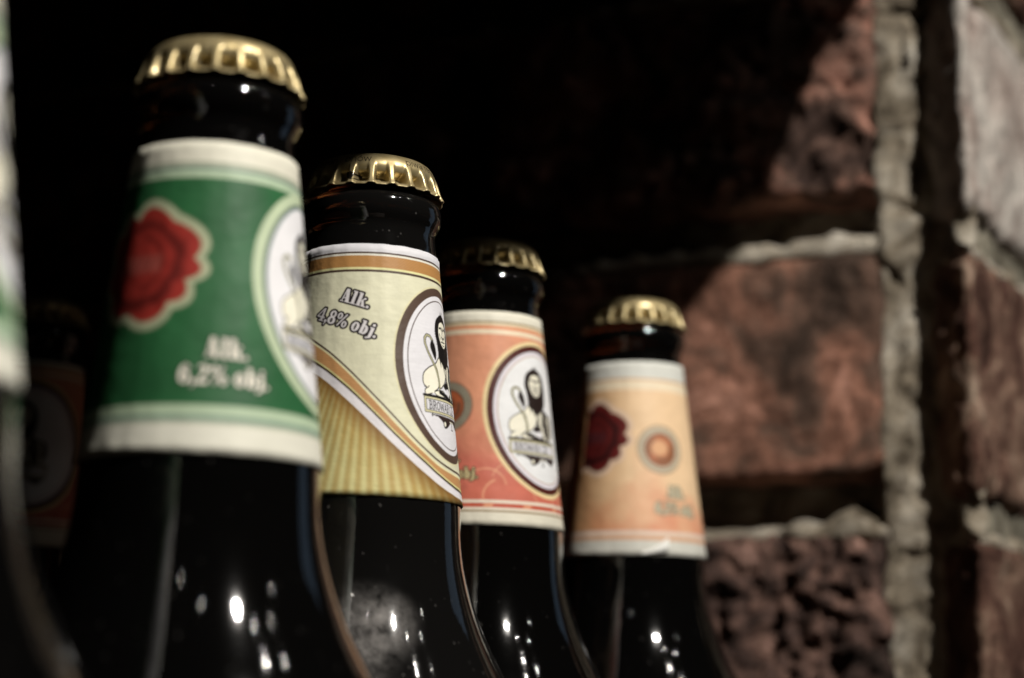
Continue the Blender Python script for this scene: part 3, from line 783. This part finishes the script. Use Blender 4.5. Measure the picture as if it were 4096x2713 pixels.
bottle(-87.5, 229, 'blurred bottle cut off by the left edge, only a strip of its pale label showing', g_plain, paper_mat('green_paper_turned', im_green2), 94.2, 37.6, m_cap, 3, 1)
bottle(-55.67, 314.7, 'brown beer bottle with green neck label and red wax seal print', g_plain, paper_mat('green_paper', im_green), 94.3, 37.6, m_cap, 6.5, 2)
bottle(-32.13, 385.46, 'sharp brown beer bottle with cream neck label, ochre ribbon and printed gold cap', g_dusty, paper_mat('cream_paper', im_cream), 93.9, 38.4, m_cap_print, 3.0, 3)
bottle(-7.24, 466.16, 'brown beer bottle with coral red neck label and whole lion emblem', g_plain, paper_mat('coral_paper', im_coral), 94.9, 38.6, m_cap, 10, 4, tall=1.9)
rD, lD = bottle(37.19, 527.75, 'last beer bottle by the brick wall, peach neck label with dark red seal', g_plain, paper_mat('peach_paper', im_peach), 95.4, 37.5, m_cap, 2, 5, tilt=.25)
bottle(-149, 540, 'dim beer bottle standing in the shadow behind the green label bottle', g_plain, paper_mat('coral_paper_turned', im_coral2), 95.0, 38.5, m_cap, 8, 6)

# torn, turned-up lower edge of the peach label
m_fold, N, L, b = new_mat('bare_label_paper')
b.inputs['Base Color'].default_value = (.82, .82, .78, 1); b.inputs['Roughness'].default_value = .6
nn = N.new('ShaderNodeTexNoise'); nn.inputs['Scale'].default_value = 300
bp = N.new('ShaderNodeBump'); bp.inputs['Strength'].default_value = .2; bp.inputs['Distance'].default_value = .0003
L.new(nn.outputs['Fac'], bp.inputs['Height']); L.new(bp.outputs['Normal'], b.inputs['Normal'])
fv = []; nu, nv = 14, 6
for j in range(nv + 1):
    for i in range(nu + 1):
        u, v = i / nu, j / nv
        ph = 2 + 20.5 * u
        zlo = 37.6 + .5 * u; zhi = 38.5 + 4.4 * u ** 1.7
        z = zlo + (zhi - zlo) * v
        r = Rz(z) + .3 + 1.5 * math.sin(math.pi * min(v, .75)) * u + .25
        a = math.radians(ph)
        fv.append((r * math.sin(a) * MM, -r * math.cos(a) * MM, (z + SH) * MM))
fo = mesh_obj('turned_up_edge', fv, grid_faces(nv + 1, nu + 1), m_fold, lD)
fo['label'] = 'bright torn edge of the label folded upwards'
sd = fo.modifiers.new('thick', 'SOLIDIFY'); sd.thickness = .00012

# ------------------------------------------------------------------ the shelf under the bottles, the added shadow board above
def wood_mat(name, c0, c1, rough=.55):
    m, N, L, b = new_mat(name)
    tc = N.new('ShaderNodeTexCoord'); mp = N.new('ShaderNodeMapping'); mp.inputs['Scale'].default_value = (60, 4, 20)
    nn = N.new('ShaderNodeTexNoise'); nn.inputs['Scale'].default_value = 1.2; nn.inputs['Detail'].default_value = 8; nn.inputs['Distortion'].default_value = .6
    rp = N.new('ShaderNodeValToRGB'); rp.color_ramp.elements[0].color = (*c0, 1); rp.color_ramp.elements[1].color = (*c1, 1)
    L.new(tc.outputs['Object'], mp.inputs['Vector']); L.new(mp.outputs[0], nn.inputs['Vector'])
    L.new(nn.outputs['Fac'], rp.inputs['Fac']); L.new(rp.outputs['Color'], b.inputs['Base Color'])
    b.inputs['Roughness'].default_value = rough
    bp = N.new('ShaderNodeBump'); bp.inputs['Strength'].default_value = .3; bp.inputs['Distance'].default_value = .001
    L.new(nn.outputs['Fac'], bp.inputs['Height']); L.new(bp.outputs['Normal'], b.inputs['Normal'])
    return m
m_wood = wood_mat('dark_stained_wood', (.010, .006, .004), (.035, .018, .010))

def prism(name, poly, z0, z1, mat, bev=.002):
    vs = [W(x, y, z0) for x, y in poly] + [W(x, y, z1) for x, y in poly]
    k = len(poly)
    fs = [tuple(range(k))[::-1], tuple(range(k, 2 * k))] + [(i, (i + 1) % k, (i + 1) % k + k, i + k) for i in range(k)]
    o = mesh_obj(name, vs, fs, mat, None, False)
    if bev:
        md = o.modifiers.new('bevel', 'BEVEL'); md.width = bev; md.segments = 2
    return o
sh_ = prism('shelf', [(-600, 60), (121, 60), (121, 578), (-600, 890)], -SH - 28, -SH, m_wood)
sh_['kind'] = 'structure'; sh_['label'] = 'dark wooden shelf the bottles stand on'

# unseen added board, edge shaped to throw the slanting shadow on wall and caps
ZS = 345.0
def to_board(p):
    p = np.array(p, float); t = (MAIN[2] - ZS) / (MAIN[2] - p[2]); q = MAIN + (p - MAIN) * t
    return (q[0], q[1])
edge_pts = [(-104, 232, 112), (-72, 303, 110), (-37, 370, 110), (-3, 450, 110), (29, 512, 110), (50, 552, 120), (77, 597, 147), (100, 588, 208), (121, 579, 238), (157, 574, 312)]
E_ = [to_board(p) for p in edge_pts]
print('board edge', [(round(a), round(c)) for a, c in E_])
x0b, y0b = E_[0]
board = [(-760, y0b - 40), (x0b - 25, y0b - 40)] + E_ + [(E_[-1][0] + 30, 820), (-760, 1040)]
ub = prism('shadow_board', board, ZS, ZS + 25, m_wood, 0)
ub['kind'] = 'structure'; ub['label'] = 'unseen dark board added above the bottles to cast the slanting shadow'

# ------------------------------------------------------------------ brick wall
def brick_mat(name, cols, pit=.5, scale=1.0, rough=.9):
    m, N, L, b = new_mat(name)
    geo = N.new('ShaderNodeNewGeometry')
    mp = N.new('ShaderNodeMapping'); L.new(geo.outputs['Position'], mp.inputs['Vector'])
    n1 = N.new('ShaderNodeTexNoise'); n1.inputs['Scale'].default_value = 40 * scale; n1.inputs['Detail'].default_value = 6; n1.inputs['Roughness'].default_value = .62
    n1.inputs['Distortion'].default_value = .8
    n2 = N.new('ShaderNodeTexNoise'); n2.inputs['Scale'].default_value = 150 * scale; n2.inputs['Detail'].default_value = 8; n2.inputs['Roughness'].default_value = .7
    for q in (n1, n2): L.new(mp.outputs[0], q.inputs['Vector'])
    rp = N.new('ShaderNodeValToRGB'); cr = rp.color_ramp
    cr.elements[0].position = .34; cr.elements[1].position = .68
    cr.elements[0].color = (*s2l(cols[0]), 1); cr.elements[1].color = (*s2l(cols[-1]), 1)
    for i, c in enumerate(cols[1:-1]):
        e = cr.elements.new(.34 + .34 * (i + 1) / (len(cols) - 1)); e.color = (*s2l(c), 1)
    L.new(n1.outputs['Fac'], rp.inputs['Fac'])
    r2 = N.new('ShaderNodeMapRange'); r2.inputs['From Min'].default_value = .3; r2.inputs['From Max'].default_value = .7
    r2.inputs['To Min'].default_value = .45; r2.inputs['To Max'].default_value = 1.45
    L.new(n2.outputs['Fac'], r2.inputs['Value'])
    mx = N.new('ShaderNodeMix'); mx.data_type = 'RGBA'; mx.blend_type = 'MULTIPLY'; mx.inputs['Factor'].default_value = 1
    L.new(rp.outputs['Color'], mx.inputs['A']); L.new(r2.outputs[0], mx.inputs['B'])
    # soot patches
    n3 = N.new('ShaderNodeTexNoise'); n3.inputs['Scale'].default_value = 75 * scale; n3.inputs['Detail'].default_value = 7; n3.inputs['Roughness'].default_value = .75
    L.new(mp.outputs[0], n3.inputs['Vector'])
    r3 = N.new('ShaderNodeMapRange'); r3.inputs['From Min'].default_value = .46; r3.inputs['From Max'].default_value = .62
    r3.inputs['To Min'].default_value = 1.0; r3.inputs['To Max'].default_value = 1 - .60 * min(1, pit + .2)
    L.new(n3.outputs['Fac'], r3.inputs['Value'])
    mx2 = N.new('ShaderNodeMix'); mx2.data_type = 'RGBA'; mx2.blend_type = 'MULTIPLY'; mx2.inputs['Factor'].default_value = 1
    L.new(mx.outputs['Result'], mx2.inputs['A']); L.new(r3.outputs[0], mx2.inputs['B'])
    L.new(mx2.outputs['Result'], b.inputs['Base Color'])
    b.inputs['Roughness'].default_value = rough; b.inputs['Specular IOR Level'].default_value = .15
    bp = N.new('ShaderNodeBump'); bp.inputs['Strength'].default_value = .6 + pit * .4; bp.inputs['Distance'].default_value = .004
    L.new(n2.outputs['Fac'], bp.inputs['Height'])
    L.new(bp.outputs['Normal'], b.inputs['Normal'])
    return m
m_b_rough = brick_mat('rough_red_brick', [(62, 48, 43), (110, 86, 76), (168, 122, 106), (226, 172, 152)])
m_b_brown = brick_mat('smooth_brown_brick', [(70, 56, 48), (108, 84, 72), (154, 110, 92), (206, 154, 134)], .2, .8)
m_b_pit = brick_mat('pitted_dark_brick', [(54, 44, 40), (96, 76, 70), (146, 114, 102), (214, 172, 158)], .8, 1.6)
m_b_red = brick_mat('corner_red_brick', [(66, 44, 36), (98, 70, 60), (140, 112, 96), (194, 170, 150)], .5)
m_b_grey = brick_mat('mortar_smeared_grey_brick', [(150, 134, 126), (176, 164, 156), (192, 184, 176), (206, 200, 192)], .3, .8)
m_mort = brick_mat('lime_mortar', [(104, 94, 80), (156, 144, 126), (188, 178, 162), (214, 206, 192)], .5, 1.3)
m_mort_d = brick_mat('sooty_mortar', [(96, 90, 78), (128, 122, 108), (150, 144, 128), (176, 168, 150)], .5, 1.3)

WK = .90       # size of the old bricks: 77 mm courses
P1 = np.array([139.2, 633.7]); DL = np.array([-.916, .401])
P3 = np.array([161., 600.]); P2 = np.array([152.5, 627.9])
DR = np.array([.5, .866])
LEFT = [tuple(P1 + DL * 900), tuple(P1)]                  # the receding left face
CORNER = [tuple(P2 + np.array([-2, 12.])), tuple(P2), tuple(P3), tuple(P3 + DR * 420)]

def path_sample(path, ds, round_r=0.0):
    P = [np.array(p, float) for p in path]
    pts = [P[0]]
    for i in range(1, len(P) - 1):
        a = P[i - 1] - P[i]; c = P[i + 1] - P[i]; r = min(round_r, .45 * np.linalg.norm(a), .45 * np.linalg.norm(c))
        a = a / np.linalg.norm(a); c = c / np.linalg.norm(c)
        if r > .1:
            s0, s1 = P[i] + a * r, P[i] + c * r
            for t in np.linspace(0, 1, 6): pts.append((1 - t) ** 2 * s0 + 2 * t * (1 - t) * P[i] + t * t * s1)
        else: pts.append(P[i])
    pts.append(P[-1]); pts = np.array(pts)
    s = np.r_[0, np.cumsum(np.linalg.norm(np.diff(pts, axis=0), axis=1))]
    n = max(2, int(round(s[-1] / ds)) + 1)
    q = np.linspace(0, s[-1], n)
    xy = np.c_[np.interp(q, s, pts[:, 0]), np.interp(q, s, pts[:, 1])]
    t = np.gradient(xy, axis=0); t /= np.linalg.norm(t, axis=1)[:, None]
    nrm = np.c_[t[:, 1], -t[:, 0]]         # to the right of travel
    return q, xy, nrm

def slab(name, path, z0, z1, mat, parent, seed, ds=2.5, amp=1.0, fine=.5, er=4.0, depth=30., pits=0, ragged=1.5, off=0.0, corner_r=5.0, zprof=None, slope=0.0):
    """a weathered block face following a plan path (outside on the right of travel), rounded ragged rim, sides going back into the wall"""
    q, xy, nrm = path_sample(path, ds, corner_r)
    nz = max(3, int((z1 - z0) / ds) + 1)
    zs = np.linspace(z0, z1, nz); Lq = q[-1]
    rnd = random.Random(seed)
    pit = [(rnd.uniform(0, Lq), rnd.uniform(z0, z1), rnd.uniform(1.0, 1.4 + 4.2 * rnd.random() ** 2), rnd.uniform(.8, 3.0)) for _ in range(pits)]
    rows = []
    sx = [None] + list(range(len(q))) + [None]
    vs = []
    def fnoise(x, y, z): return mnoise.fractal(Vector((x, y, z)), .8, 2.1, 6)
    chips = [(rnd.choice((0, Lq)) if rnd.random() < .5 else rnd.uniform(0, Lq), rnd.choice((z0, z1)), rnd.uniform(3, 9), rnd.uniform(1.5, 5)) for _ in range(14 if ds < 3 else 0)]
    chips += [(rnd.choice((0, Lq)), rnd.uniform(z0, z1), rnd.uniform(3, 8), rnd.uniform(1.5, 4)) for _ in range(8 if ds < 3 and pits else 0)]
    zz = [('b', zs[0])] + [('f', z) for z in zs] + [('t', zs[-1])]
    for kind, z in zz:
        for j in range(-1, len(q) + 1):
            jj = min(max(j, 0), len(q) - 1)
            s = q[jj]; p = xy[jj]; n = nrm[jj]
            # ragged outline
            e = min(s, Lq - s, z - z0, z1 - z)
            rg = ragged * mnoise.noise(Vector((s * .09, z * .09, seed * 7.7)))
            rg2 = ragged * mnoise.noise(Vector((s * .07 + 50, z * .07, seed * 5.1)))
            ee = max(0.0, min(e, er)); rim = -(er - math.sqrt(max(er * er - (er - ee) ** 2, 0)))
            d = amp * fnoise(s * .035, z * .035, seed * 3.3) + fine * fnoise(s * .16, z * .16, seed + 40)
            for (ps, pz, pr, pd) in pit:
                dd = math.hypot((s - ps) * .7, z - pz)
                if dd < pr: d -= pd * (1 - (dd / pr) ** 2)
            for (ps, pz, pr, pd) in chips:
                dd = math.hypot(s - ps, z - pz) + 1.2 * mnoise.noise(Vector((s * .3, z * .3, pz)))
                if dd < pr: d -= pd * min(1, (1 - dd / pr) * 2.2)
            if zprof: d += zprof((z - z0) / (z1 - z0), s)
            dd_ = off + d + rim
            zo = z + (rg if (kind != 'f' or z in (zs[0], zs[-1])) else 0) * 1.0
            if kind in 'bt' or j < 0 or j >= len(q): dd_ = off - depth
            t = np.array([-n[1], n[0]])
            so = rg2 if (jj == 0 or jj == len(q) - 1) else 0
            P_ = p + n * dd_ + t * so
            vs.append(W(P_[0] * WK, P_[1] * WK, zo * WK))
    fc = grid_faces(len(zz), len(q) + 2)
    return mesh_obj(name, vs, fc, mat, parent)

wall = thing('brick_wall', 'old brick wall corner with wide pale mortar joints at the right', 'wall', W(0, 0, -SH))
wall.location = (0, 0, 0)
def seg(t0, t1):      # stretch of the left face, from far (t1) to near (t0)
    return [tuple(P1 + DL * t1), tuple(P1 + DL * t0)]

courses = [(77, 162.5), (185, 270), (292, 378), (-30, 56.5), (-136, -49)]
# left face, first bricks next to the corner joint
slab('brick', seg(1, 240), 77, 162.5, m_b_brown, wall, 11, 2.0, 2.2, 1.3, 5, pits=26, ragged=1.5)
slab('brick', seg(1, 165), 185, 270, m_b_rough, wall, 12, 2.0, 5.2, 4.0, 7, pits=46, ragged=3.5)
slab('brick', seg(2, 200), -30, 56.5, m_b_pit, wall, 13, 1.5, 5.0, 4.0, 5, pits=44, ragged=2.5)
slab('brick', seg(3, 220), 292, 378, m_b_brown, wall, 14, 5, 1.5, .5, 5)
slab('brick', seg(3, 180), -136, -49, m_b_rough, wall, 15, 5, 1.5, .8, 5)
k = 20
for (z0, z1), starts in zip(courses, ([258], [184], [240], [218], [198])):
    t = starts[0]
    while t < 860:
        l = 236
        slab('brick', seg(t, min(t + l, 890)), z0, z1, (m_b_rough, m_b_brown, m_b_pit)[k % 3], wall, k, 7, 1.6, .8, 5, ragged=1.5)
        t += l + 18; k += 1
# corner bricks: return and right face in one block each
cseg = lambda a, b_: [tuple(P2), tuple(P3), tuple(P3 + DR * b_)] if a == 0 else [tuple(P3 + DR * a), tuple(P3 + DR * b_)]
slab('brick', cseg(0, 210), 169, 256, m_b_grey, wall, 31, 2.0, 1.8, .9, 5, pits=14, ragged=2.5, corner_r=5, depth=7)
slab('brick', cseg(0, 120), 67, 155.5, m_b_red, wall, 32, 2.0, 1.8, 1.3, 5, pits=30, ragged=2.5, corner_r=5, depth=7)
slab('brick', cseg(0, 230), -34, 53, m_b_red, wall, 33, 2.0, 1.8, 1.3, 5, pits=30, ragged=2.5, corner_r=5, depth=7)
slab('brick', cseg(0, 120), 276, 362, m_b_red, wall, 34, 5, 1.8, 1.3, 5, corner_r=5, depth=7)
slab('brick', cseg(0, 120), -137, -52, m_b_rough, wall, 35, 5, 1.8, 1.3, 5, corner_r=5, depth=7)
for i, (a, z0, z1) in enumerate([(228, 169, 256), (138, 67, 155.5), (248, -34, 53), (138, 276, 362), (138, -137, -52)]):
    slab('brick', cseg(a, 415), z0, z1, (m_b_red, m_b_rough)[i % 2], wall, 50 + i, 4, 1.5, .8, 5)
def low_bed(v, s):       # the lower joint keeps its mortar lip only next to the upright joint
    near = min(max((s - (897 - 50) + 14 * mnoise.noise(Vector((s * .06, 2.2, 9.1)))) / 12, 0), 1)
    led = .12 + .22 * near * (.75 + .9 * mnoise.noise(Vector((s * .085, 5.5, .7)))) + .12 * mnoise.noise(Vector((s * .11, 2.5, 3.3)))
    t = min(max((v - led) / .22, 0), 1); t = t * t * (3 - 2 * t)
    return -26 * t - (4 * (1 - near)) * (1 - t) + 2.6 * mnoise.noise(Vector((s * .09, v * 3, 4.4)))
# mortar: bed joints hollow under the upper brick and swelling out over the lower one
def bed(depth_top, depth_bot, lump):
    def f(v, s):
        led = .15 + .17 * min(max((s - 800) / 95, 0), 1) ** 2 + .13 * mnoise.noise(Vector((s * .05, 1.3, lump))) + .10 * mnoise.noise(Vector((s * .15, 7.3, lump)))
        t = min(max((v - led) / .16, 0), 1); t = t * t * (3 - 2 * t)
        return -depth_top * t - depth_bot + lump * .5 * mnoise.noise(Vector((s * .05, v * 3, lump)))
    return f
for i, (z0, z1) in enumerate([(160.5, 188), (54, 80), (268, 295), (-52, -27), (-150, -133)]):
    slab('mortar_joint', [tuple(P1 + DL * 895), tuple(P1 + DL * -2)], z0, z1, m_mort, wall, 70 + i, 2.4, 1.0, .6, 1.5, 31, ragged=.3, zprof=bed(27, 0.6, 2.5) if i != 1 else low_bed)
for i, (z0, z1) in enumerate([(152.5, 172), (50, 70), (253, 279), (-54, -31), (-150, -134)]):
    slab('mortar_joint', [tuple(P2), tuple(P3), tuple(P3 + DR * 417)], z0, z1, m_mort, wall, 80 + i, 2.5, .8, .6, 1.5, 6, ragged=.3, zprof=bed(6.5, 0.3, 3), corner_r=6)
# upright joint between the left face and the corner
UP = [tuple(P1 + DL * 4.5), tuple(P1), tuple(P2), tuple(P2 + np.array([.7, -3.2]))]
slab('mortar_joint', UP, -150, 380, m_mort, wall, 91, 1.7, 2.0, 1.8, 1.5, 9, ragged=3.2, off=-1.0, corner_r=3,
     zprof=lambda v, s_: 3.2 * mnoise.noise(Vector((v * 24, s_ * .10, 2.2))) + (1.5 * mnoise.noise(Vector((v * 70, s_ * .2, 5.2)))) - (1.6 if abs(v * 530 - 150 - 170) < 9 else 0))
# smears of mortar where the joints meet on the return
for i, (z0, z1) in enumerate([(150, 178), (45, 71), (252, 278)]):
    slab('mortar_joint', [tuple(P1 + DL * 5), tuple(P2 - DL * 11)], z0, z1, m_mort, wall, 95 + i, 1.6, 1.5, 1.3, 6, 7, ragged=3.4, off=1.6)
# core of the wall behind faces
core = [tuple(P1 + DL * 890 + np.array([.401, .916]) * 34), tuple(P1 + DL * 20 + np.array([.401, .916]) * 34), tuple(P2 + np.array([9, 18])), tuple(P3 + np.array([5, 17])), tuple(P3 + DR * 415 + np.array([-.866, .5]) * 12), (200, 1100), (-600, 1120)]
vs = [W(x * WK, y * WK, -150 * WK) for x, y in core] + [W(x * WK, y * WK, 380 * WK) for x, y in core]; kk = len(core)
mesh_obj('wall_core', vs, [tuple(range(kk))[::-1], tuple(range(kk, 2 * kk))] + [(i, (i + 1) % kk, (i + 1) % kk + kk, i + kk) for i in range(kk)], m_mort_d, wall, False)
